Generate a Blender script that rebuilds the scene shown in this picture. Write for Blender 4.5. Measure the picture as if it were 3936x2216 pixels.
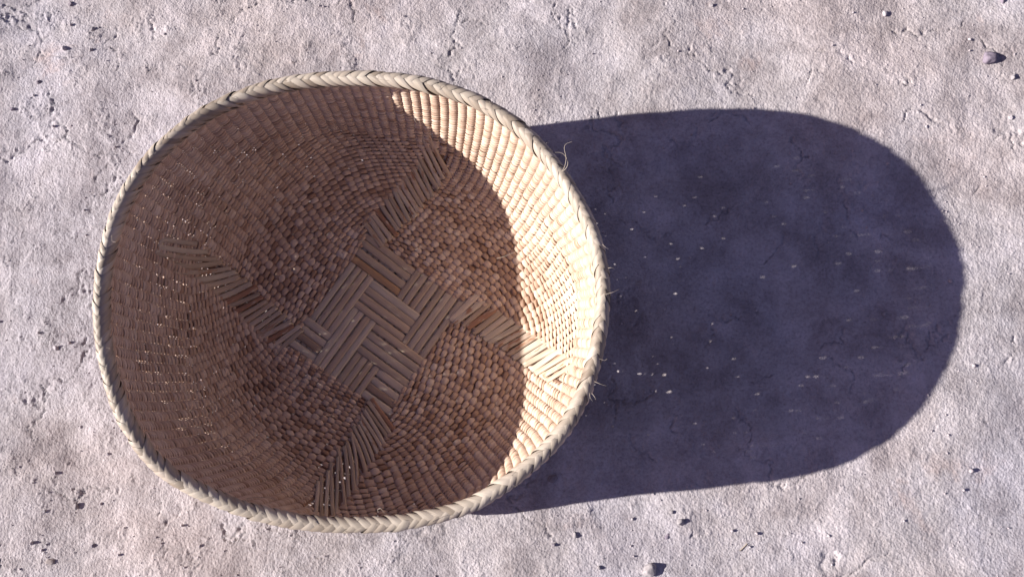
import bpy, math
import numpy as np
from mathutils import Matrix, Vector

rng = np.random.default_rng(11)
scene = bpy.context.scene
for o in list(bpy.data.objects):
    bpy.data.objects.remove(o, do_unlink=True)
col = scene.collection

# ------------------------------------------------------------------ camera
CAM_H = 0.80
FPX, CX, CY = 2850.0, 1968.0, 1108.0           # focal length and centre in photograph pixels
PITCH, ROLL = math.radians(10.10), math.radians(3.56)
cp, sp, cr, sr = math.cos(PITCH), math.sin(PITCH), math.cos(ROLL), math.sin(ROLL)
RX = np.array([[1, 0, 0], [0, cp, -sp], [0, sp, cp]])
RY = np.array([[cr, 0, sr], [0, 1, 0], [-sr, 0, cr]])
R = RY @ RX
cam = bpy.data.cameras.new("camera")
cam.sensor_width = 36.0
cam.lens = FPX / 3936.0 * 36.0
cam.clip_start = 0.01
cam.clip_end = 100
cam_o = bpy.data.objects.new("camera", cam)
M = Matrix([list(map(float, r)) for r in R]).to_4x4()
M.translation = Vector((0, 0, CAM_H))
cam_o.matrix_world = M
col.objects.link(cam_o)
scene.camera = cam_o

# ------------------------------------------------------------------ sky, sun, exposure
SUN_AZ = math.radians(4.75)                     # direction in which the light travels, from +x
SUN_EL = math.radians(24.85)
world = bpy.data.worlds.new("World")
scene.world = world
world.use_nodes = True
wn = world.node_tree
wn.nodes.clear()
w_out = wn.nodes.new("ShaderNodeOutputWorld")
w_bg = wn.nodes.new("ShaderNodeBackground")
w_sky = wn.nodes.new("ShaderNodeTexSky")
w_sky.sky_type = 'NISHITA'
w_sky.sun_disc = False
w_sky.sun_elevation = SUN_EL
w_sky.sun_rotation = math.radians(270.0) - SUN_AZ
w_sky.air_density = 1.0
w_sky.dust_density = 0.6
w_sky.ozone_density = 3.0
w_bg.inputs['Strength'].default_value = 0.05
# the photograph's white balance leans to magenta: the same tint over the whole sky
w_wb = wn.nodes.new("ShaderNodeMix")
w_wb.data_type = 'RGBA'
w_wb.blend_type = 'MULTIPLY'
w_wb.inputs[0].default_value = 1.0
w_wb.inputs[7].default_value = (1.27, 0.76, 0.84, 1)
wn.links.new(w_sky.outputs[0], w_wb.inputs[6])
wn.links.new(w_wb.outputs[2], w_bg.inputs[0])
wn.links.new(w_bg.outputs[0], w_out.inputs[0])
sun = bpy.data.lights.new("sun", 'SUN')
sun.energy = 5.0
sun.angle = math.radians(0.53)
sun.color = (1.0, 0.93, 0.87)
sun_o = bpy.data.objects.new("sun", sun)
d = Vector((math.cos(SUN_AZ) * math.cos(SUN_EL), math.sin(SUN_AZ) * math.cos(SUN_EL), -math.sin(SUN_EL)))
sun_o.rotation_euler = d.to_track_quat('-Z', 'Y').to_euler()
sun_o.location = (-2, 0, 1.5)
col.objects.link(sun_o)
scene.view_settings.view_transform = 'Standard'
scene.view_settings.look = 'None'
scene.view_settings.gamma = 1.0
scene.view_settings.exposure = 1.15
scene.view_settings.use_curve_mapping = False
scene.render.engine = 'CYCLES'
scene.cycles.max_bounces = 8
scene.cycles.diffuse_bounces = 6

# ------------------------------------------------------------------ helpers
def ground_at(px, py, z=0.0):
    """photograph pixel -> point on the plane of height z"""
    v = R @ np.array([(px - CX) / FPX, -(py - CY) / FPX, -1.0])
    t = (CAM_H - z) / -v[2]
    return v * t + np.array([0, 0, CAM_H])

def tag(o, label=None, cat=None, group=None, kind=None):
    if label: o['label'] = label
    if cat: o['category'] = cat
    if group: o['group'] = group
    if kind: o['kind'] = kind
    return o

def mesh_obj(name, V, F, mat, parent=None, smooth=True, attrs=None):
    V = np.ascontiguousarray(V, dtype=np.float32).reshape(-1, 3)
    F = np.asarray(F, dtype=np.int32)
    me = bpy.data.meshes.new(name)
    me.vertices.add(len(V))
    me.vertices.foreach_set('co', V.ravel())
    n, k = F.shape
    me.loops.add(n * k)
    me.loops.foreach_set('vertex_index', F.ravel())
    me.polygons.add(n)
    me.polygons.foreach_set('loop_start', np.arange(0, n * k, k, dtype=np.int32))
    me.update(calc_edges=True)
    if smooth:
        me.polygons.foreach_set('use_smooth', np.ones(n, dtype=bool))
    if attrs:
        for an, arr in attrs.items():
            a = me.attributes.new(an, 'FLOAT', 'POINT')
            a.data.foreach_set('value', np.ascontiguousarray(arr, dtype=np.float32).ravel())
    me.materials.append(mat)
    o = bpy.data.objects.new(name, me)
    col.objects.link(o)
    if parent: o.parent = parent
    return o

def tube_faces(n, m, closed):
    i = np.arange(n if closed else n - 1)
    j = np.arange(m)
    I, J = np.meshgrid(i, j, indexing='ij')
    I2 = (I + 1) % n
    J2 = (J + 1) % m
    return np.stack([I * m + J, I2 * m + J, I2 * m + J2, I * m + J2], -1).reshape(-1, 4)

def unit(a):
    return a / (np.linalg.norm(a, axis=-1, keepdims=True) + 1e-12)

def sstep(a, b, x):
    t = np.clip((x - a) / (b - a), 0, 1)
    return t * t * (3 - 2 * t)

# ------------------------------------------------------------------ materials
def new_mat(name):
    m = bpy.data.materials.new(name)
    m.use_nodes = True
    nt = m.node_tree
    return m, nt, nt.nodes, nt.links, nt.nodes['Principled BSDF']

def noise(N, L, vec, scale, detail=4, rough=0.55, dist=0.0):
    t = N.new('ShaderNodeTexNoise')
    t.inputs['Scale'].default_value = scale
    t.inputs['Detail'].default_value = detail
    t.inputs['Roughness'].default_value = rough
    t.inputs['Distortion'].default_value = dist
    L.new(vec, t.inputs['Vector'])
    return t.outputs['Fac']

def ramp(N, L, fac, stops):
    r = N.new('ShaderNodeValToRGB')
    e = r.color_ramp.elements
    while len(e) < len(stops): e.new(0.5)
    for el, (p, c) in zip(e, stops):
        el.position = p
        el.color = (*c, 1) if len(c) == 3 else c
    L.new(fac, r.inputs[0])
    return r.outputs[0]

def mix(N, L, fac, a, b, blend='MIX'):
    m = N.new('ShaderNodeMix')
    m.data_type = 'RGBA'
    m.blend_type = blend
    if isinstance(fac, (int, float)): m.inputs[0].default_value = fac
    else: L.new(fac, m.inputs[0])
    for sock, v in ((m.inputs[6], a), (m.inputs[7], b)):
        if isinstance(v, tuple): sock.default_value = (*v, 1)
        else: L.new(v, sock)
    return m.outputs[2]

def attr(N, name):
    a = N.new('ShaderNodeAttribute')
    a.attribute_name = name
    return a.outputs['Fac']

def mat_weave(name, dark, mid, pale, fibre=900.0, rough=0.7, bump=0.25):
    m, nt, N, L, bs = new_mat(name)
    tc = N.new('ShaderNodeTexCoord')
    c0 = ramp(N, L, attr(N, 'tint'), [(0.0, dark), (0.5, mid), (1.0, pale)])
    # fine fibres that follow the strand: 'along' / 'across' are stored with the mesh
    comb = N.new('ShaderNodeCombineXYZ')
    L.new(attr(N, 'along'), comb.inputs[0])
    L.new(attr(N, 'across'), comb.inputs[1])
    mp = N.new('ShaderNodeMapping')
    mp.inputs['Scale'].default_value = (60.0, fibre, 1.0)
    L.new(comb.outputs[0], mp.inputs[0])
    fb = noise(N, L, mp.outputs[0], 1.0, 3, 0.6)
    blotch = noise(N, L, tc.outputs['Object'], 26.0, 3, 0.6)
    c1 = mix(N, L, fb, c0, ramp(N, L, fb, [(0.3, (0.62, 0.58, 0.55)), (0.7, (1.18, 1.16, 1.12))]), 'MULTIPLY')
    c2 = mix(N, L, 0.55, c1, ramp(N, L, blotch, [(0.3, (0.78, 0.70, 0.66)), (0.7, (1.15, 1.15, 1.13))]), 'MULTIPLY')
    L.new(c2, bs.inputs['Base Color'])
    bs.inputs['Roughness'].default_value = rough
    bs.inputs['Specular IOR Level'].default_value = 0.25
    bp = N.new('ShaderNodeBump')
    bp.inputs['Strength'].default_value = bump
    bp.inputs['Distance'].default_value = 0.0004
    L.new(fb, bp.inputs['Height'])
    L.new(bp.outputs[0], bs.inputs['Normal'])
    return m

STRAND = mat_weave('woven_leaf_strand', (0.36, 0.24, 0.17), (0.56, 0.436, 0.345), (0.66, 0.568, 0.485))
BRAID = mat_weave('braided_pale_leaf', (0.24, 0.205, 0.165), (0.355, 0.322, 0.272), (0.45, 0.415, 0.36), fibre=1400, rough=0.5, bump=0.4)
RIBM = mat_weave('stiff_rib', (0.16, 0.09, 0.06), (0.26, 0.16, 0.11), (0.33, 0.24, 0.18))

def mat_slat(name):
    m, nt, N, L, bs = new_mat(name)
    oi = N.new('ShaderNodeObjectInfo')
    tc = N.new('ShaderNodeTexCoord')
    comb = N.new('ShaderNodeCombineXYZ')
    L.new(attr(N, 'along'), comb.inputs[0])
    L.new(attr(N, 'across'), comb.inputs[1])
    L.new(oi.outputs['Random'], comb.inputs[2])
    mp = N.new('ShaderNodeMapping')
    mp.inputs['Scale'].default_value = (45.0, 1100.0, 50.0)
    L.new(comb.outputs[0], mp.inputs[0])
    fb = noise(N, L, mp.outputs[0], 1.0, 4, 0.6)
    mp2 = N.new('ShaderNodeMapping')
    mp2.inputs['Scale'].default_value = (90.0, 260.0, 50.0)
    L.new(comb.outputs[0], mp2.inputs[0])
    st = noise(N, L, mp2.outputs[0], 1.0, 3, 0.6)
    c = mix(N, L, 1.0, oi.outputs['Color'], ramp(N, L, fb, [(0.25, (0.80, 0.78, 0.76)), (0.7, (1.10, 1.10, 1.10))]), 'MULTIPLY')
    # torn bark: rusty streaks, strongest on the slats marked with a high 'rust' value
    ru = N.new('ShaderNodeMath'); ru.operation = 'ADD'
    L.new(st, ru.inputs[0]); L.new(attr(N, 'rust'), ru.inputs[1])
    fac = ramp(N, L, ru.outputs[0], [(0.72, (0, 0, 0)), (0.84, (1, 1, 1))])
    c = mix(N, L, fac, c, (0.33, 0.185, 0.115))
    L.new(c, bs.inputs['Base Color'])
    bs.inputs['Roughness'].default_value = 0.5
    bs.inputs['Specular IOR Level'].default_value = 0.35
    bp = N.new('ShaderNodeBump')
    bp.inputs['Strength'].default_value = 0.35
    bp.inputs['Distance'].default_value = 0.0005
    L.new(fb, bp.inputs['Height'])
    L.new(bp.outputs[0], bs.inputs['Normal'])
    return m
SLAT = mat_slat('stiff_slat')

def mat_ground():
    m, nt, N, L, bs = new_mat('dry_pale_earth')
    tc = N.new('ShaderNodeTexCoord')
    P = tc.outputs['Object']
    big = noise(N, L, P, 5.0, 5, 0.6)
    mid = noise(N, L, P, 34.0, 5, 0.65)
    fine = noise(N, L, P, 330.0, 5, 0.7)
    grain = noise(N, L, P, 1300.0, 2, 0.6)
    c = ramp(N, L, big, [(0.3, (0.355, 0.336, 0.343)), (0.7, (0.437, 0.407, 0.42))])
    pat = noise(N, L, P, 14.0, 7, 0.68, 0.3)                   # dusty pale patches between greyer worn ones
    c = mix(N, L, 1.0, c, ramp(N, L, pat, [(0.36, (0.72, 0.70, 0.70)), (0.52, (1, 1, 1)), (0.66, (1.19, 1.195, 1.21))]), 'MULTIPLY')
    c = mix(N, L, 0.8, c, ramp(N, L, mid, [(0.3, (0.82, 0.81, 0.82)), (0.5, (1, 1, 1)), (0.72, (1.14, 1.14, 1.15))]), 'MULTIPLY')
    c = mix(N, L, 1.0, c, ramp(N, L, fine, [(0.28, (0.68, 0.66, 0.66)), (0.5, (1, 1, 1)), (0.75, (1.16, 1.16, 1.16))]), 'MULTIPLY')
    # broad drifts of warmer and cooler dust
    hue = noise(N, L, P, 3.2, 4, 0.6, 0.5)
    c = mix(N, L, 1.0, c, ramp(N, L, hue, [(0.35, (1.035, 0.99, 0.955)), (0.5, (1, 1, 1)), (0.65, (0.965, 0.985, 1.035))]), 'MULTIPLY')
    # rusty mineral stains
    rs = noise(N, L, P, 7.5, 5, 0.7, 0.4)
    c = mix(N, L, ramp(N, L, rs, [(0.62, (0, 0, 0)), (0.78, (0.5, 0.5, 0.5))]), c, (0.40, 0.27, 0.22))
    L.new(c, bs.inputs['Base Color'])
    bs.inputs['Roughness'].default_value = 0.95
    bs.inputs['Specular IOR Level'].default_value = 0.1
    vo = N.new('ShaderNodeTexVoronoi')                # single sand grains
    vo.inputs['Scale'].default_value = 400.0
    vo.inputs['Randomness'].default_value = 1.0
    L.new(P, vo.inputs['Vector'])
    a0 = N.new('ShaderNodeMath'); a0.operation = 'MULTIPLY_ADD'
    L.new(vo.outputs['Distance'], a0.inputs[0]); a0.inputs[1].default_value = -0.55
    L.new(fine, a0.inputs[2])
    add = N.new('ShaderNodeMath'); add.operation = 'MULTIPLY_ADD'
    L.new(grain, add.inputs[0]); add.inputs[1].default_value = 0.35
    L.new(a0.outputs[0], add.inputs[2])
    bp = N.new('ShaderNodeBump')
    bp.inputs['Strength'].default_value = 0.9
    bp.inputs['Distance'].default_value = 0.0011
    L.new(add.outputs[0], bp.inputs['Height'])
    L.new(bp.outputs[0], bs.inputs['Normal'])
    return m
GROUND = mat_ground()

def mat_stone(name, a, b):
    m, nt, N, L, bs = new_mat(name)
    tc = N.new('ShaderNodeTexCoord')
    oi = N.new('ShaderNodeObjectInfo')
    n = noise(N, L, tc.outputs['Object'], 300.0, 4, 0.65)
    c = ramp(N, L, n, [(0.3, a), (0.7, b)])
    c = mix(N, L, 1.0, c, oi.outputs['Color'], 'MULTIPLY')
    L.new(c, bs.inputs['Base Color'])
    bs.inputs['Roughness'].default_value = 0.9
    bs.inputs['Specular IOR Level'].default_value = 0.15
    bp = N.new('ShaderNodeBump')
    bp.inputs['Strength'].default_value = 0.6
    bp.inputs['Distance'].default_value = 0.001
    L.new(n, bp.inputs['Height'])
    L.new(bp.outputs[0], bs.inputs['Normal'])
    return m
STONE = mat_stone('dusty_stone', (0.24, 0.225, 0.235), (0.38, 0.355, 0.37))

# ------------------------------------------------------------------ ground sheet
def axis(lo, hi, step, far):
    c = np.arange(lo, hi + step * 0.5, step)
    out, s = [], step
    x = hi
    while x < far:
        s *= 1.35; x += s; out.append(x)
    l2, s = [], step
    x = lo
    while x > -far:
        s *= 1.35; x -= s; l2.append(x)
    return np.concatenate([np.array(l2[::-1]), c, np.array(out)]), len(l2), len(c)

GS = 0.0014
GXA, GXB, GYA, GYB = -0.84, 0.68, -0.32, 0.66
GX, gx0, nx = axis(GXA, GXB, GS, 3.0)
GY, gy0, ny = axis(GYA, GYB, GS, 3.0)

def band_noise(shape, wl, spread=0.5, seed=0):
    """filtered noise of wavelength wl (metres), unit variance"""
    r = np.random.default_rng(seed)
    f = np.fft.rfft2(r.standard_normal(shape))
    ky = np.fft.fftfreq(shape[0], GS)[:, None]
    kx = np.fft.rfftfreq(shape[1], GS)[None, :]
    k = np.hypot(kx, ky) + 1e-9
    f *= np.exp(-0.5 * (np.log(k * wl) / spread) ** 2)
    n = np.fft.irfft2(f, s=shape)
    return (n / n.std()).astype(np.float32)

shape = (ny, nx)
Xf, Yf = np.meshgrid(GX[gx0:gx0 + nx], GY[gy0:gy0 + ny])
big = band_noise(shape, 0.30, 0.5, 1)
lump = band_noise(shape, 0.055, 0.5, 2)
clod = band_noise(shape, 0.018, 0.45, 3)
crumb = band_noise(shape, 0.0075, 0.35, 4)
tiny = band_noise(shape, 0.0042, 0.35, 5)
maskn = band_noise(shape, 0.075, 0.6, 6) + 0.5 * band_noise(shape, 0.025, 0.5, 7)
rough = sstep(0.2, 2.2, maskn) * (0.45 + 0.55 * sstep(0.30, -0.55, Xf))
Hg = 0.0016 * big + 0.00022 * lump + 0.00010 * clod
bil = lambda n: np.minimum(np.abs(n), 1.6)             # rounded tops, sharp valleys: crumbly clods
Hg += rough * (0.00026 * bil(crumb) + 0.00028 * bil(clod) + 0.00034 * bil(tiny)) + 0.00030 * bil(tiny) + 0.00014 * bil(crumb) + 0.00008 * bil(clod) - 0.0003
# isolated crumbs and pits
Hg += 0.0008 * sstep(2.2, 3.0, crumb) * (0.10 + rough) - 0.0003 * sstep(2.2, 3.2, -crumb) * rough
# drying cracks: edges of warped cells, open only here and there
seeds = np.stack([rng.uniform(GXA - .05, GXB + .05, 160), rng.uniform(GYA - .05, GYB + .05, 160)], 1).astype(np.float32)
wx = Xf + 0.006 * band_noise(shape, 0.06, 0.5, 8) + 0.0018 * band_noise(shape, 0.014, 0.5, 9)
wy = Yf + 0.006 * band_noise(shape, 0.06, 0.5, 10) + 0.0018 * band_noise(shape, 0.014, 0.5, 12)
f1 = np.full(shape, 9.0, np.float32); f2 = f1.copy()
for sx, sy in seeds:
    dd = np.hypot(wx - sx, wy - sy).astype(np.float32)
    f2 = np.minimum(f2, np.maximum(f1, dd))
    f1 = np.minimum(f1, dd)
edge = (f2 - f1) * 0.5
openm = sstep(-0.3, 1.1, band_noise(shape, 0.16, 0.5, 13) + 0.35 * band_noise(shape, 0.03, 0.5, 14))
cw = 0.0006 + 0.0004 * openm
Hg -= 0.0018 * openm * np.exp(-(edge / cw) ** 2)
Hg += 0.0002 * openm * np.exp(-((edge - 0.004) / 0.003) ** 2)
# flat under the basket's footprint, fading to the plain sheet at the borders
ex = np.minimum(sstep(GXA, GXA + .03, Xf), sstep(GXB, GXB - .03, Xf)) * np.minimum(sstep(GYA, GYA + .03, Yf), sstep(GYB, GYB - .03, Yf))
Hg *= ex
bdist = np.hypot((Xf + 0.182) / 1.0, (Yf - 0.110) / 0.87)
Hg = Hg * (0.35 + 0.65 * sstep(0.12, 0.19, bdist)) - 0.0004
Z = np.full((len(GY), len(GX)), -0.0004, np.float32)
Z[gy0:gy0 + ny, gx0:gx0 + nx] = Hg
XX, YY = np.meshgrid(GX, GY)
i, j = np.meshgrid(np.arange(len(GY) - 1), np.arange(len(GX) - 1), indexing='ij')
W = len(GX)
gf = np.stack([i * W + j, i * W + j + 1, (i + 1) * W + j + 1, (i + 1) * W + j], -1).reshape(-1, 4)
g = mesh_obj('ground', np.stack([XX, YY, Z], -1), gf, GROUND)
tag(g, 'pale dry cracked earth, crumbly and dusty, under the basket', 'ground', kind='structure')

def ground_z(x, y):
    a = int(np.clip(np.searchsorted(GY, y), 0, len(GY) - 1))
    b = int(np.clip(np.searchsorted(GX, x), 0, len(GX) - 1))
    return float(Z[a, b])

# ------------------------------------------------------------------ basket: surface
RIM = np.array([
 (-.1901,.3108,.1858),(-.1710,.3102,.1859),(-.1339,.3065,.1860),(-.0973,.2972,.1858),(-.0732,.2877,.1857),(-.0491,.2739,.1854),(-.0255,.2558,.1849),(-.0045,.2320,.1843),(.0117,.2087,.1836),(.0263,.1821,.1827),(.0373,.1559,.1818),(.0433,.1220,.1806),(.0445,.1071,.1800),(.0425,.0838,.1790),(.0379,.0605,.1780),(.0328,.0398,.1771),(.0231,.0150,.1759),(.0089,-.0094,.1747),(-.0046,-.0250,.1738),(-.0201,-.0391,.1729),(-.0376,-.0527,.1720),(-.0531,-.0631,.1713),(-.0722,-.0744,.1706),(-.0916,-.0802,.1700),(-.1158,-.0856,.1693),(-.1401,-.0896,.1689),(-.1561,-.0900,.1687),(-.1923,-.0908,.1685),(-.2197,-.0885,.1688),(-.2473,-.0838,.1693),(-.2751,-.0766,.1700),(-.3035,-.0653,.1711),(-.3224,-.0564,.1719),(-.3416,-.0459,.1727),(-.3554,-.0330,.1735),(-.3725,-.0115,.1747),(-.3839,.0070,.1756),(-.3901,.0216,.1763),(-.3959,.0377,.1770),(-.4018,.0573,.1779),(-.4059,.0739,.1786),(-.4081,.0958,.1794),(-.4090,.1182,.1802),(-.4084,.1406,.1809),(-.4065,.1460,.1810),(-.4023,.1765,.1819),(-.3962,.1939,.1824),(-.3888,.2099,.1828),(-.3799,.2259,.1831),(-.3684,.2408,.1835),(-.3544,.2557,.1839),(-.3379,.2706,.1842),(-.3163,.2854,.1846),(-.2892,.2963,.1850),(-.2584,.3056,.1853),(-.2272,.3096,.1856),])
C0 = np.array([-0.182, 0.110])
ra = np.arctan2(RIM[:, 1] - C0[1], RIM[:, 0] - C0[0])
rr = np.hypot(RIM[:, 0] - C0[0], RIM[:, 1] - C0[1])
so = np.argsort(ra); ra, rr, rz = ra[so], rr[so], RIM[so, 2]
TWO = 2 * math.pi
tg = np.linspace(-math.pi, math.pi, 1441)
ge = lambda v: np.interp(tg, np.concatenate([ra - TWO, ra, ra + TWO]), np.concatenate([v, v, v]))
def soft(v, n=9):
    k = np.hanning(n + 2)[1:-1]; k /= k.sum()
    w = np.concatenate([v[-n * 3 - 1:-1], v, v[1:n * 3 + 1]])
    return np.convolve(w, k, 'same')[n * 3:n * 3 + len(v)]
BRAID_R = 0.0056
Otab, Ztab = soft(soft(ge(rr), 41), 41), soft(ge(rz), 61)
td = np.degrees(tg)                                   # the rim dips a little where its two long sides are
dip1, dip2 = 0.009 * np.exp(-((td - 114) / 26) ** 2), 0.005 * np.exp(-((td + 100) / 26) ** 2)
Ztab = Ztab - dip1 - dip2
Otab = Otab + 0.5 * dip1 + 0.2 * dip2
wrap = lambda t: (np.asarray(t) + math.pi) % TWO - math.pi
Oout = lambda t: np.interp(wrap(t), tg, Otab)
O = lambda t: Oout(t) - BRAID_R                       # wall meets the middle of the braided rim
ZR = lambda t: np.interp(wrap(t), tg, Ztab) - 0.005   # top of the wall
Z0 = 0.0082
NP = 8.0
LD = 0.92
prof = lambda l: 1 - np.sqrt(np.maximum(1 - np.clip(l, 0, 1) ** NP, 0))
ZD = float(prof(LD))
def bulge(t, ze):
    ze = np.clip(ze, 0, 1)
    w1 = wrap(np.asarray(t) + math.radians(92)) / math.radians(30)
    w2 = wrap(np.asarray(t) - math.radians(106)) / math.radians(20)
    low = (0.036 * np.exp(-w1 * w1) + 0.016 * np.exp(-w2 * w2)) * np.exp(-((ze - 0.20) / np.where(ze > 0.2, 0.34, 0.16)) ** 2) * np.clip(ze / 0.08, 0, 1)
    return low + np.interp(ze, [0, .38, .55, .7, .83, .93, 1.0], [0, 0, .0034, .0056, .0062, .004, 0])

cT, cR, cB, cL = [ground_at(*p, Z0)[:2] for p in ((1425, 900), (1782, 1172), (1480, 1590), (1110, 1325))]
MC = (cT + cR + cB + cL) / 4
K0 = [cT, cR, cB, cL]                                   # corners of the plaited mat
KA = [math.radians(a) for a in (71.1, -18.5, -107.4, -195.6, -288.9)]   # where the four arms meet the wall
KE = [C0 + LD * O(a) * np.array([math.cos(a), math.sin(a)]) for a in KA[:4]]
MD = 34 / 16.0

def corner(q, tau):
    q = q % 4
    return K0[q] + (KE[q] - K0[q]) * np.asarray(tau)[..., None]

def polar(P):
    v = P - C0
    return np.arctan2(v[..., 1], v[..., 0]), np.hypot(v[..., 0], v[..., 1])

def lift(P):
    """plan point inside the wall foot -> point of the bowl"""
    t, r = polar(P)
    ze = prof(r / O(t))
    b = bulge(t, ze)
    x = P[..., 0] + np.cos(t) * b
    y = P[..., 1] + np.sin(t) * b
    return np.stack([x, y, Z0 + (ZR(t) - Z0) * ze], -1)

def surf(gp, q, f):
    """bowl point: gp 0..1 from the mat to the wall foot, 1..2 up the wall; quarter q, fraction f across it"""
    gp = np.broadcast_to(np.asarray(gp, float), np.shape(f)).astype(float)
    tau = np.clip(gp, -0.1, 1.0)
    A, B = corner(q, tau), corner(q + 1, tau)
    ta, rA = polar(A); tb, rB = polar(B)
    tb = ta + wrap(tb - ta)
    rect = A + (B - A) * f[..., None]
    ed = unit(K0[(q + 1) % 4] - K0[q % 4]); nn = np.array([-ed[1], ed[0]])
    hd = (A - B) @ nn                                # strands run along the mat side before they bend to the next arm
    rect = rect + (0.8 * hd * (f - np.clip(f, 0, 1) ** 7))[..., None] * nn
    th = ta + (tb - ta) * f
    la, lb = rA / O(ta), rB / O(tb)
    lam = la + (lb - la) * f
    rnd = C0 + (lam * O(th))[..., None] * np.stack([np.cos(th), np.sin(th)], -1)
    w = sstep(0.0, 0.85, tau)[..., None]
    out = lift(rect * (1 - w) + rnd * w)
    up = gp > 1.0
    if np.any(up):
        ze = ZD + (1 - ZD) * (gp - 1.0)
        la2 = (1 - (1 - np.clip(ze, 0, 1)) ** 2) ** (1 / NP)
        t2 = th - math.radians(2.5) * (gp - 1.0)
        b = bulge(t2, ze)
        rad = la2 * O(t2) + b
        wall = np.stack([C0[0] + rad * np.cos(t2), C0[1] + rad * np.sin(t2), Z0 + (ZR(t2) - Z0) * ze], -1)
        out = np.where(up[..., None], wall, out)
    return out

def ring_points(gp, q, x, xmax):
    f = x / xmax
    e = 0.004
    P = surf(gp, q, f)
    S = surf(gp + e, q, f) - surf(gp - e, q, f)
    return P, S

# ------------------------------------------------------------------ basket: parts
basket = bpy.data.objects.new('basket', None)
basket.empty_display_size = 0.05
basket.location = (float(MC[0]), float(MC[1]), 0)
col.objects.link(basket)
tag(basket, 'round handwoven palm leaf basket with braided pale rim and plaited square centre', 'basket')
OFF = np.array([MC[0], MC[1], 0.0])

def part(name, V, F, mat, **kw):
    return mesh_obj(name, V - OFF, F, mat, basket, **kw)

# --- weft strands: one loop per ring, passing over and under the ribs
NF, NW = 54, 64
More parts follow.
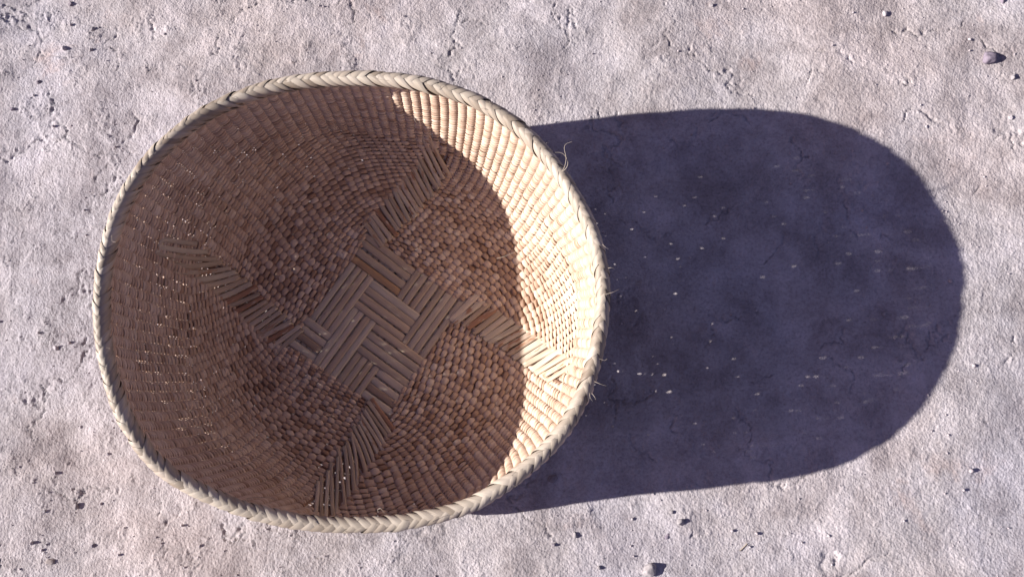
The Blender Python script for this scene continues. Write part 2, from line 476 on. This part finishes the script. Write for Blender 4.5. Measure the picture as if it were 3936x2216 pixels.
# wide strands near the mat, ever finer ones from the outer floor upwards
steps = np.interp(np.linspace(0, 1, NF), [0, 0.12, 0.42, 0.62, 1.0], [0.9, 1.0, 1.0, 0.58, 0.40])
floor_g = 0.012 + 0.985 * np.concatenate([[0], np.cumsum(steps)[:-1]]) / steps.sum()
tw = np.linspace(0, 1, NW)
wall_g = 1.0 + (1.15 * tw - 0.15 * tw * tw) * 0.985
rings = np.concatenate([floor_g, wall_g])
for j, gp in enumerate(rings):
    onfloor = gp < 1.0
    m = 1 + (MD - 1) * min(gp, 1.0)
    xmax = 16 * m
    ns = 6
    mv = 7 if onfloor else 6
    Ps, Ss, Xs, Qs, Ls = [], [], [], [], []
    for q in range(4):
        n = int(round(xmax * ns))
        x = (np.arange(n) + 0.5) / n * xmax
        P, S = ring_points(gp, q, x, xmax)
        Ps.append(P); Ss.append(S); Xs.append(x); Qs.append(np.full(n, q)); Ls.append(np.minimum(x, xmax - x))
    P = np.concatenate(Ps); S = np.concatenate(Ss); X = np.concatenate(Xs); Q = np.concatenate(Qs); DC = np.concatenate(Ls)
    T = unit(np.roll(P, -1, 0) - np.roll(P, 1, 0))
    N = unit(np.cross(S, T))
    if np.mean(N[:, 2]) < 0 and onfloor: N = -N
    tc_ = np.stack([C0[0] - P[:, 0], C0[1] - P[:, 1], np.full(len(P), 0.12)], 1)
    N = N * np.sign((N * tc_).sum(1, keepdims=True))
    B = unit(np.cross(T, N)); B = B * np.sign((B * S).sum(1, keepdims=True))
    gn = rings[min(j + 1, len(rings) - 1)]; gm = rings[max(j - 1, 0)]
    pitch = np.linalg.norm(S, axis=1) / 0.008 * (gn - gm) / (2.0 if 0 < j < len(rings) - 1 else 1.0)
    bead = np.floor(X).astype(int) + Q * 64
    rb = np.random.default_rng(100 + j)
    r1 = rb.standard_normal(512)[bead]; r2 = rb.standard_normal(512)[bead]; r3 = rb.uniform(0, 1, 512)[bead]
    ph = math.pi * (X - 0.5) + math.pi * j
    c = np.cos(ph)
    fin = sstep(0.0030, 0.0019, np.median(pitch))
    A = 0.0016 + 0.0003 * fin
    sh_ = np.tanh((1.8 - 0.4 * fin) * c) / np.tanh(1.8 - 0.4 * fin)
    off = A * sh_ * (1 + 0.10 * r1 * (1 - 0.5 * fin))
    k = np.abs(c) ** 0.5
    hw = pitch * (0.66 + 0.22 * fin + (0.28 - 0.14 * fin) * k) * (1 + 0.13 * r2 * k * (1 - 0.2 * fin))
    # here and there a strand is pinched between two ribs and lets light through
    mark = lambda a: np.random.default_rng(5000 + a).uniform(0, 1, 512) < 0.12 - 0.06 * fin
    pin = (mark(j) | mark(j - 1))[np.round(X).astype(int) + Q * 64]
    hw = hw * (1 - (0.58 + 0.07 * fin) * pin * (1 - k) ** 0.8)
    th = (0.00105 - 0.00025 * fin) * (0.62 + 0.42 * k) * (1 + 0.08 * r1)
    slant = (0.06 + 0.12 * fin) * pitch * np.sin(ph)
    wob = rb.standard_normal(40); wob = np.interp(np.arange(len(X)) / len(X) * 40, np.arange(41), np.append(wob, wob[0]))
    slant = slant + pitch * (0.14 * (r3 - 0.5) * k + 0.10 * wob)
    if onfloor and gp < 0.97:                       # strands duck under the slats of the four arms
        sp_ = np.linalg.norm(np.roll(P, -1, 0) - P, axis=1) * ns
        dist = DC * np.median(sp_)
        dk = 1 - sstep(0.0105, 0.0160, dist)
        off = off * (1 - dk) + dk * (-0.0013)
        th = th * (1 - 0.45 * dk)
        hw = hw * (1 - 0.4 * dk)
    be = np.arange(mv) / mv * TWO
    cb, sb = np.cos(be), np.sin(be)
    V = P[:, None, :] + N[:, None, :] * (off[:, None] + th[:, None] * sb[None])[..., None] \
        + B[:, None, :] * (slant[:, None] + hw[:, None] * cb[None])[..., None]
    along = np.repeat(np.cumsum(np.linalg.norm(np.roll(P, -1, 0) - P, axis=1)) + j * 0.37, mv)
    across = (np.tile(cb, len(P)) * np.repeat(hw, mv)) + j * 0.05
    ring_t = rb.normal(0, 0.12)
    tint = np.clip(0.43 + 0.12 * fin + ring_t * (1 - 0.3 * fin) + (0.40 * (r3 - 0.5) + 0.16 * r2) * (1 - 0.45 * fin), 0, 1)
    part('weft_strand', V, tube_faces(len(P), mv, True), STRAND,
         attrs={'tint': np.repeat(tint, mv), 'along': along, 'across': across})

# --- ribs: stiff stakes inside the weave, running from the mat or from an arm up to the rim
def strip(P, N, hw, th, dome=0.0):
    """ribbon with thickness along a path; hw per point"""
    T = unit(np.gradient(P, axis=0))
    B = unit(np.cross(T, N))
    hw = np.broadcast_to(hw, len(P))[:, None]
    prof_ = np.array([(-1, -1), (-1, .3), (-.6, 1), (0, 1 + dome), (.6, 1), (1, .3), (1, -1)])
    V = P[:, None] + B[:, None] * (hw * prof_[None, :, 0])[..., None] + N[:, None] * (th * prof_[None, :, 1])[..., None].repeat(len(P), 0)
    m = len(prof_)
    F = tube_faces(len(P), m, False)
    caps = []
    for base in (0, (len(P) - 1) * m):
        for a, b, c_, d_ in ((0, 1, 5, 6), (1, 2, 4, 5), (2, 3, 4, 4)):
            caps.append((base + a, base + b, base + c_, base + d_))
    caps = [q_ for q_ in caps if len(set(q_)) == 4]
    F = np.concatenate([F, np.array(caps)])
    al = np.repeat(np.concatenate([[0], np.cumsum(np.linalg.norm(np.diff(P, axis=0), axis=1))]), m)
    ac = (hw * prof_[None, :, 0]).ravel()
    return V, F, al, ac

for q in range(4):
    for k in range(34):
        x = k + 0.5
        g0 = -0.05 if x < 16 else (x / 16 - 1) / (MD - 1) + 0.02
        gg = np.linspace(g0, 1.985, 46)
        mm = 1 + (MD - 1) * np.minimum(gg, 1)
        f = np.minimum(x / (16 * mm), 1.0)
        Pr = surf(gg, q, f)
        Sx = surf(gg, q, np.minimum(f + 0.01, 1.02)) - surf(gg, q, f - 0.01)
        Tn = unit(np.gradient(Pr, axis=0))
        Nr = unit(np.cross(Sx, Tn))
        tc_ = np.stack([C0[0] - Pr[:, 0], C0[1] - Pr[:, 1], np.full(len(Pr), 0.12)], 1)
        Nr = Nr * np.sign((Nr * tc_).sum(1, keepdims=True))
        wd = np.linalg.norm(Sx, axis=1) / 0.02 / (16 * mm)
        V, F, al, ac = strip(Pr, Nr, 0.33 * wd, 0.0005)
        part('rib', V, F, RIBM, attrs={'tint': np.full(len(al), rng.uniform(0.2, 0.9)), 'along': al + k, 'across': ac + k})

# --- plaited mat: 16 + 16 slats, bundles of four, two over and two under
TOPA = ['aabb', 'baab', 'bbaa', 'abba']         # which direction lies on top, bundle rows from the upper right side
eA = (cR - cT + cB - cL) / 4                        # half side along T -> R
eB = (cT - cL + cR - cB) / 4
def mat_xy(p, q):
    u, v = (p + 1) / 2, (q + 1) / 2
    return (cL * ((1 - u) * (1 - v))[..., None] + cB * (u * (1 - v))[..., None] + cT * ((1 - u) * v)[..., None] + cR * (u * v)[..., None])
PAL = [(0.47, 0.39, 0.31), (0.52, 0.44, 0.355), (0.44, 0.355, 0.27), (0.50, 0.435, 0.35), (0.47, 0.37, 0.275)]
def slat_attrs(al, ac, rust, s):
    return {'along': al + s * 0.61, 'across': ac + s * 0.13, 'rust': np.full(len(al), rust)}
sid = 0
for dirn in 'ab':
    for k in range(16):
        cpos = -1 + (k + 0.5) / 8
        cpos += rng.uniform(-0.010, 0.010)
        v = np.linspace(-1.09, 1.09, 60)
        bu = np.clip(((v + 1) * 2).astype(int), 0, 3)
        if dirn == 'a':
            row = 3 - k // 4
            over = np.array([TOPA[row][b] == 'a' for b in bu])
            XY = mat_xy(v, cpos + rng.uniform(-0.008, 0.008) * v)
            sd = np.linalg.norm(cT - cL) / 16
        else:
            c_ = k // 4
            over = np.array([TOPA[3 - b][c_] == 'b' for b in bu])
            XY = mat_xy(cpos + rng.uniform(-0.008, 0.008) * v, v)
            sd = np.linalg.norm(cR - cT) / 16
        h = np.where(over, 1.0, -1.0)
        ker = np.hanning(9); ker /= ker.sum()
        h = np.convolve(np.pad(h, 4, 'edge'), ker, 'valid')
        h = np.where(np.abs(v) > 1.0, np.minimum(h, 0.2), h)
        Pm = lift(XY)
        Pm[:, 2] += 0.0011 * h + 0.0002
        Nm = np.tile(np.array([0, 0, 1.0]), (len(v), 1))
        hw = 0.5 * sd * rng.uniform(0.82, 0.95)
        V, F, al, ac = strip(Pm, Nm, hw, 0.00075, 0.15)
        s_o = part('mat_slat', V, F, SLAT, attrs=slat_attrs(al, ac, rng.uniform(-0.15, 0.08), sid))
        cc = np.array(PAL[rng.integers(len(PAL))]) * rng.uniform(0.92, 1.08)
        if dirn == 'a' and k == 12: cc = np.array((0.42, 0.27, 0.155))
        if dirn == 'a' and k == 1: cc = np.array((0.34, 0.25, 0.185))
        s_o.color = (*map(float, cc), 1)
        sid += 1

# --- arms: bare ends of the added ribs, lying side by side from each mat corner to the wall
for q in range(4):
    dq = unit([eB, eA, -eB, -eA][q])
    for k in range(16, 37 if q == 2 else 34):
        tau = ((k + 0.35) / 16 - 1) / (MD - 1)
        base = corner(q + 1, np.array(tau))
        Kd = unit(KE[(q + 1) % 4] - K0[(q + 1) % 4])
        out_t, _ = polar(base)
        radial = np.array([math.cos(out_t), math.sin(out_t)])
        a0 = math.atan2(dq[1], dq[0]) + rng.normal(0, 0.06) - 0.27 - 0.22 * tau
        dr = np.array([math.cos(a0), math.sin(a0)])
        l1 = rng.uniform(0.0190, 0.0245) * (1 - 0.25 * tau); l2 = rng.uniform(0.0200, 0.0230) * (1 - 0.15 * tau)
        v = np.linspace(-l1, l2, 9)
        XY = base[None] + v[:, None] * dr[None]
        t_, r_ = polar(XY)
        lim = 0.975 * O(t_)
        sc = np.minimum(1, lim / r_)
        XY = C0 + (XY - C0) * sc[:, None]
        Ps_ = lift(XY)
        e = 1e-3
        gx = (lift(XY + [e, 0]) - lift(XY - [e, 0])); gy = (lift(XY + [0, e]) - lift(XY - [0, e]))
        Nn = unit(np.cross(gx, gy))
        Ps_ = Ps_ + Nn * np.interp(v, [-l1, 0, l2 * 0.75, l2], [0.0027, 0.0022, 0.0016, -0.0002])[:, None]
        step = np.linalg.norm(KE[(q + 1) % 4] - K0[(q + 1) % 4]) / 18
        crossf = abs(Kd[0] * dr[1] - Kd[1] * dr[0])
        hw = 0.5 * step * crossf * rng.uniform(0.80, 1.02)
        hwv = hw * (1 - 0.12 * rng.uniform(0, 1) * np.linspace(1, 0, 9))
        V, F, al, ac = strip(Ps_, Nn, hwv, 0.0006, 0.25)
        V[0] += (dr[0] * rng.uniform(-0.0015, 0.0015, 7))[:, None] * np.array([1, 0, 0]) + (dr[1] * rng.uniform(-0.0015, 0.0015, 7))[:, None] * np.array([0, 1, 0])
        rust = rng.choice([-0.2, 0.05, 0.2, 0.42], p=[0.36, 0.26, 0.26, 0.12])
        s_o = part('arm_slat', V, F, SLAT, attrs=slat_attrs(al, ac, rust, sid))
        cc = np.array(PAL[rng.integers(len(PAL))]) * rng.uniform(0.85, 1.12)
        s_o.color = (*map(float, cc), 1)
        sid += 1

# --- braided rim: a core cord and two rows of leaf ends that meet in a herringbone
def rim_frame(t):
    rad = Oout(t) - BRAID_R
    z = np.interp(wrap(t), tg, Ztab) - BRAID_R * 0.75
    e = 0.01
    P = np.stack([C0[0] + rad * np.cos(t), C0[1] + rad * np.sin(t), z], -1)
    r2 = Oout(t + e) - BRAID_R; r0 = Oout(t - e) - BRAID_R
    T = unit(np.stack([r2 * np.cos(t + e) - r0 * np.cos(t - e), r2 * np.sin(t + e) - r0 * np.sin(t - e), 0 * t], -1))
    out = np.stack([T[..., 1], -T[..., 0], 0 * t], -1)
    return P, T, out
tt = np.linspace(-math.pi, math.pi, 721)[:-1]
P, T, out = rim_frame(tt)
al_ = np.concatenate([[0], np.cumsum(np.linalg.norm(np.diff(P, axis=0), axis=1))])
rim_len = al_[-1] + np.linalg.norm(P[0] - P[-1])
be = np.arange(10) / 10 * TWO
rc = BRAID_R * 0.72
V = P[:, None] + out[:, None] * (rc * np.cos(be))[None, :, None] + np.array([0, 0, 1.0]) * (rc * np.sin(be))[None, :, None]
part('rim_core', V, tube_faces(len(P), 10, True), BRAID,
     attrs={'tint': np.full(V.shape[:2], 0.5).ravel(), 'along': np.repeat(al_, 10), 'across': np.tile(be * 0.004, len(P))})
t_at = lambda s: np.interp(np.asarray(s) % rim_len, np.append(al_, rim_len), np.append(tt, math.pi))
NL = 150
sp_l = rim_len / NL
for row in (0, 1):                                  # 0 outer, 1 inner
    for k in range(NL):
        nv, nu = 12, 7
        v = np.linspace(0, 1, nv)[:, None]
        u = np.linspace(-1, 1, nu)[None, :]
        jit = rng.normal(0, 0.0006)
        if row == 0:
            ang = math.radians(100) - (v ** 0.9) * math.radians(rng.uniform(172, 190))
            adv = 0.0165 * v ** 1.1 * rng.uniform(0.9, 1.1)
            wid = sp_l * 0.73 * (0.50 + 0.50 * np.sin(math.pi * np.clip(0.10 + 0.85 * v, 0, 1))) * rng.uniform(0.92, 1.1)
        else:
            ang = math.radians(80) + (v ** 0.9) * math.radians(rng.uniform(150, 170))
            adv = 0.0235 * v ** 1.05 * rng.uniform(0.9, 1.12)
            wid = sp_l * 0.73 * (1.02 - 0.55 * v) * rng.uniform(0.9, 1.1)
        s0 = (k + 0.5 * row) * sp_l + jit
        # travelling clockwise while leaving the crest
        sarc = -s0 - adv + 0 * u
        rad = BRAID_R * (0.80 + 0.05 * rng.standard_normal()) + 0.0010 * np.sqrt(np.maximum(1 - u * u, 0)) + 0.0009 * np.sin(math.pi * np.clip(v * 1.1, 0, 1)) - 0.0010 * u
        # width runs mostly along the rim, turned with the slant of the leaf
        sl = 0.50 if row == 0 else 0.42
        s_all = sarc + u * wid
        a_all = ang + (1 if row == 0 else -1) * (-sl) * u * wid / BRAID_R * 0.55
        t_ = t_at(s_all)
        Pc, Tc, Oc = rim_frame(t_)
        V = Pc + Oc * (rad * np.cos(a_all))[..., None] + np.array([0, 0, 1.0]) * (rad * np.sin(a_all) * (1.0))[..., None]
        if row == 1:                                # inner leaves hang over the top of the wall
            V[..., 2] -= 0.0045 * v ** 1.6
        ii, jj = np.meshgrid(np.arange(nv - 1), np.arange(nu - 1), indexing='ij')
        F = np.stack([ii * nu + jj, ii * nu + jj + 1, (ii + 1) * nu + jj + 1, (ii + 1) * nu + jj], -1).reshape(-1, 4)
        along = (v * 0.02 + 0 * u).ravel() + k * 0.3; across = (u * wid + 0 * v).ravel() + k * 0.05
        part('braid_leaf', V, F, BRAID, attrs={'tint': np.full(nv * nu, np.clip(0.5 + 0.16 * math.sin(k * 0.21) + 0.24 * rng.standard_normal(), 0, 1)), 'along': along, 'across': across})

# --- loose fibres sticking out of rim and weave
def fibre(pts, r=0.00022, name='loose_fibre'):
    pts = np.array(pts, float)
    tk = np.linspace(0, 1, len(pts)); tn = np.linspace(0, 1, 22)
    # smooth interpolation
    P = np.stack([np.interp(tn, tk, pts[:, a]) for a in range(3)], 1)
    for _ in range(4):
        P[1:-1] = (P[:-2] + 2 * P[1:-1] + P[2:]) / 4
    T = unit(np.gradient(P, axis=0))
    a = unit(np.cross(T, np.array([0.3, 0.2, 0.93]))); b = np.cross(T, a)
    be = np.arange(5) / 5 * TWO
    rr_ = r * np.linspace(1, 0.5, len(P))
    V = P[:, None] + a[:, None] * (rr_[:, None] * np.cos(be))[..., None] + b[:, None] * (rr_[:, None] * np.sin(be))[..., None]
    n = V.shape[0] * 5
    return part(name, V, tube_faces(len(P), 5, False), BRAID, attrs={'tint': np.full(n, 0.6), 'along': np.zeros(n), 'across': np.zeros(n)})

def px(x, y, z): return ground_at(x, y, z)
ZF = 0.186
fibre([px(2157, 663, .184), px(2172, 640, .19), px(2178, 605, .196), px(2167, 570, .199), px(2172, 553, .2), px(2198, 545, .2)], 0.0003)
fibre([px(2157, 663, .184), px(2180, 645, .189), px(2185, 620, .193), px(2172, 596, .196), px(2155, 585, .197), px(2133, 586, .197)], 0.0003)
for a, b in (((2312, 935), (2340, 957)), ((2338, 1030), (2362, 1032)), ((2285, 1465), (2330, 1482)), ((2275, 1510), (2290, 1535)), ((2265, 1510), (2277, 1540)),
             ((2330, 1130), (2378, 1112)), ((2184, 655), (2192, 658)), ((2097, 556), (2110, 548))):
    m_ = ((a[0] + b[0]) / 2 + rng.uniform(-5, 5), (a[1] + b[1]) / 2 + rng.uniform(-5, 5))
    fibre([px(*a, .182), px(*m_, .184), px(*b, .183)], 0.00022)
for _ in range(26):                                # short broken ends all round the rim
    t0 = rng.uniform(-math.pi, math.pi)
    P0, T0, O0 = rim_frame(np.array(t0))
    a0 = P0 + O0 * 0.004 * rng.choice([-1, 1]) + np.array([0, 0, 0.005])
    dv = O0 * rng.normal(0, 0.006) + T0 * rng.normal(0, 0.007) + np.array([0, 0, rng.uniform(0.001, 0.005)])
    bend = rng.normal(0, 0.0022, 3)
    fibre([a0, a0 + dv * 0.5 + bend, a0 + dv], 0.00016)
fibre([px(1140, 338, .155), px(1143, 370, .15), px(1146, 420, .14), px(1141, 463, .13)], 0.00022)
fibre([px(1455, 1968, .175), px(1450, 1957, .178), px(1462, 1950, .18), px(1472, 1962, .18), px(1480, 1972, .178)], 0.00025)
fibre([px(950, 1913, .15), px(985, 1909, .15), px(1040, 1911, .15), px(1065, 1922, .15)], 0.00025)
fibre([px(1910, 993, .03), px(1940, 985, .034), px(1970, 972, .036), px(1995, 962, .038)], 0.00022)
fibre([px(1880, 1620, .02), px(1895, 1585, .024), px(1915, 1540, .026), px(1955, 1495, .03)], 0.00022)
fibre([px(1594, 440, .14), px(1592, 460, .138), px(1602, 475, .135), px(1614, 478, .133), px(1612, 455, .136)], 0.00022)

# ------------------------------------------------------------------ pebbles
def ico(sub):
    import bmesh
    bm = bmesh.new()
    bmesh.ops.create_icosphere(bm, subdivisions=sub, radius=1.0)
    V = np.array([v.co[:] for v in bm.verts]); F = np.array([[v.index for v in f.verts] for f in bm.faces])
    bm.free()
    return V, F
IV, IF = ico(3)
def pebble(px_, py_, size, label, tint=(1, 1, 1), seed=0, flat=0.7, asp=1.0, rot=0.0):
    r = np.random.default_rng(seed + 500)
    dirs_ = unit(r.standard_normal((9, 3)))
    V = IV.copy()
    rad = np.ones(len(V))
    for dv in dirs_:                                # faceted: clipped by a few planes
        dd = V @ dv
        lim = r.uniform(0.50, 0.80)
        rad = np.minimum(rad, np.where(dd > lim, lim / np.maximum(dd, 1e-3), 9))
    V = V * rad[:, None]
    ph = r.uniform(0, 6, 3)
    V *= 1 + 0.05 * (np.sin(V[:, :1] * 5 + ph[0]) + np.sin(V[:, 1:2] * 6 + ph[1]) + np.sin(V[:, 2:] * 7 + ph[2]))
    rad_m = size * 0.44 * 0.000283
    V = V * np.array([rad_m * asp, rad_m, rad_m * flat])
    c_, s_ = math.cos(rot), math.sin(rot)
    V = V @ np.array([[c_, s_, 0], [-s_, c_, 0], [0, 0, 1]])
    p = ground_at(px_, py_, rad_m * flat * 0.5)
    z = ground_z(p[0], p[1])
    o = mesh_obj('pebble', V, IF, STONE)
    o.location = (float(p[0]), float(p[1]), z + rad_m * flat * 0.30)
    o.color = (*tint, 1)
    tag(o, label, 'pebble', 'pebbles lying on the dry earth')
    return o
G_, PU, WH = (0.95, 0.95, 0.95), (0.66, 0.61, 0.72), (1.2, 1.2, 1.22)
PEB = [
 (3808, 218, 66, 'largest angular mauve pebble with a long pointed shadow, near the upper right corner', PU, .85, 1.05, 0.4),
 (3902, 292, 34, 'small pale pebble just below the largest pebble at the right edge', G_, .8, 1.0, 0.2),
 (3404, 48, 26, 'small oval pebble near the top edge, above the end of the basket shadow', WH, .8, 1.2, 1.9),
 (3892, 449, 22, 'tiny bright white pebble at the right edge below the largest pebble', WH, .7, 1.0, 0.0),
 (3563, 485, 17, 'tiny whitish pebble close to the upper right curve of the basket shadow', WH, .7, 1.0, 0.0),
 (3858, 2, 26, 'pebble cut off by the top edge at the far right', PU, .8, 1.0, 0.0),
 (2496, 2191, 58, 'big rounded pebble at the bottom edge below the basket shadow', G_, .85, 1.15, 0.1),
 (2615, 2004, 36, 'rounded grey pebble under the lower edge of the basket shadow', G_, .85, 1.0, 0.5),
 (2581, 1965, 20, 'little pebble touching the upper left of the rounded grey pebble below the shadow', G_, .8, 1.0, 0.5),
 (2564, 2062, 20, 'small flat bluish chip below the rounded grey pebble under the shadow', PU, .35, 1.5, 0.9),
 (2210, 2056, 26, 'dull grey pebble below the right end of the basket rim, near the bottom', G_, .6, 0.9, 0.3),
 (2130, 2092, 16, 'tiny dark round grain left of the dull grey pebble near the bottom', (0.5, 0.48, 0.55), .8, 1.0, 0.0),
 (2302, 2182, 20, 'small pebble at the bottom edge left of the big rounded pebble', G_, .9, 0.8, 0.2),
 (2123, 1841, 36, 'dark low clod lying in the shadow just below right of the rim', (0.72, 0.70, 0.75), .5, 1.3, 0.4),
 (2553, 566, 18, 'small pale pebble inside the upper part of the basket shadow', WH, .7, 1.0, 0.0),
 (2318, 635, 12, 'tiny pale flake in the shadow right of the loose rim fibres', WH, .4, 1.6, 0.5),
 (3403, 1204, 20, 'small pale pebble in the right half of the basket shadow', G_, .8, 1.0, 0.3),
 (282, 1948, 30, 'square dark grey pebble at the lower left beside the crumbly earth', (0.8, 0.78, 0.76), .85, 0.95, 0.1),
 (168, 1964, 15, 'small grain left of the square dark grey pebble at lower left', G_, .8, 1.0, 0.0),
 (192, 2157, 28, 'flat brownish sliver near the lower left corner', (0.85, 0.80, 0.74), .45, 1.7, 0.3),
 (351, 2097, 17, 'dark pebble near the bottom edge below the square pebble at lower left', (0.62, 0.6, 0.68), .8, 1.0, 0.0),
 (408, 1744, 18, 'single pale pebble just left of the lower left rim', WH, .8, 1.0, 0.0),
 (247, 186, 34, 'oval pale pebble in the crumbly earth near the upper left corner', WH, .75, 0.75, 0.5),
 (353, 110, 26, 'round greyish pebble right of the crumbly earth at upper left', G_, .7, 1.0, 0.0),
 (352, 193, 22, 'round pebble below the greyish one at upper left', G_, .8, 1.0, 0.0),
 (266, 12, 28, 'dark clod at the top edge near the upper left corner', (0.7, 0.66, 0.72), .7, 1.2, 0.6),
 (51, 422, 20, 'small oval pebble close to the left edge, above the middle', PU, .7, 1.3, 0.1),
 (150, 318, 22, 'dark crumb of earth near the left edge below the upper left corner', (0.6, 0.57, 0.63), .8, 1.2, 0.3),
 (633, 134, 14, 'bright white grain above the upper left rim', WH, .8, 1.0, 0.0),
 (2735, 20, 20, 'pale pebble on the top edge right of the middle', G_, .7, 1.0, 0.0),
]
for n, (x, y, s, lab, tn, fl, asp, rot) in enumerate(PEB):
    pebble(x, y, s, lab, tn, n, fl, asp, rot)

# short straw on the ground
p0, p1 = ground_at(2845, 2116), ground_at(2872, 2088)
tn = np.linspace(0, 1, 8)[:, None]
Pst = p0 + (p1 - p0) * tn; Pst[:, 2] = [ground_z(a, b) + 0.0008 for a, b in Pst[:, :2]]
be = np.arange(6) / 6 * TWO
dT = unit(p1 - p0); sd_ = np.cross(dT, [0, 0, 1.0])
V = Pst[:, None] + sd_ * (0.0006 * np.cos(be))[None, :, None] + np.array([0, 0, 1.0]) * (0.0005 * np.sin(be))[None, :, None]
st_ = mesh_obj('straw', V, tube_faces(8, 6, False), BRAID, attrs={'tint': np.full(48, .4), 'along': np.zeros(48), 'across': np.zeros(48)})
tag(st_, 'short pale bit of straw lying on the earth below the basket shadow', 'straw')

# grit: thousands of crumbs nobody could count
GV, GF = ico(1)
ng = 11000
gxy = np.stack([rng.uniform(GXA + .02, GXB - .02, ng), rng.uniform(GYA + .02, GYB - .02, ng)], 1)
ia = np.clip(((gxy[:, 1] - GYA) / GS).astype(int), 0, ny - 1); ib = np.clip(((gxy[:, 0] - GXA) / GS).astype(int), 0, nx - 1)
keep = rng.uniform(0, 1, ng) < 0.22 + 0.78 * rough[ia, ib]
keep &= np.hypot(gxy[:, 0] + 0.182, (gxy[:, 1] - 0.110) / 0.87) > 0.17
gxy, ia, ib = gxy[keep], ia[keep], ib[keep]
ng = len(gxy)
sz = 0.00036 + 0.00060 * rng.exponential(0.52, ng)
sz = np.minimum(sz, 0.0024)
dist = 1 + 0.28 * rng.standard_normal((ng, len(GV), 1)) * 0.6
V = GV[None] * dist * sz[:, None, None] * rng.uniform(0.7, 1.2, (ng, 1, 3))
V = V + np.stack([gxy[:, 0], gxy[:, 1], Hg[ia, ib] + sz * 0.35], 1)[:, None]
F = (GF[None] + (np.arange(ng) * len(GV))[:, None, None]).reshape(-1, 3)
gr = mesh_obj('grit', V, F, STONE, smooth=False)
gr.color = (1.2, 1.17, 1.18, 1)
tag(gr, 'fine loose crumbs of pale earth scattered over the ground', 'grit', kind='stuff')
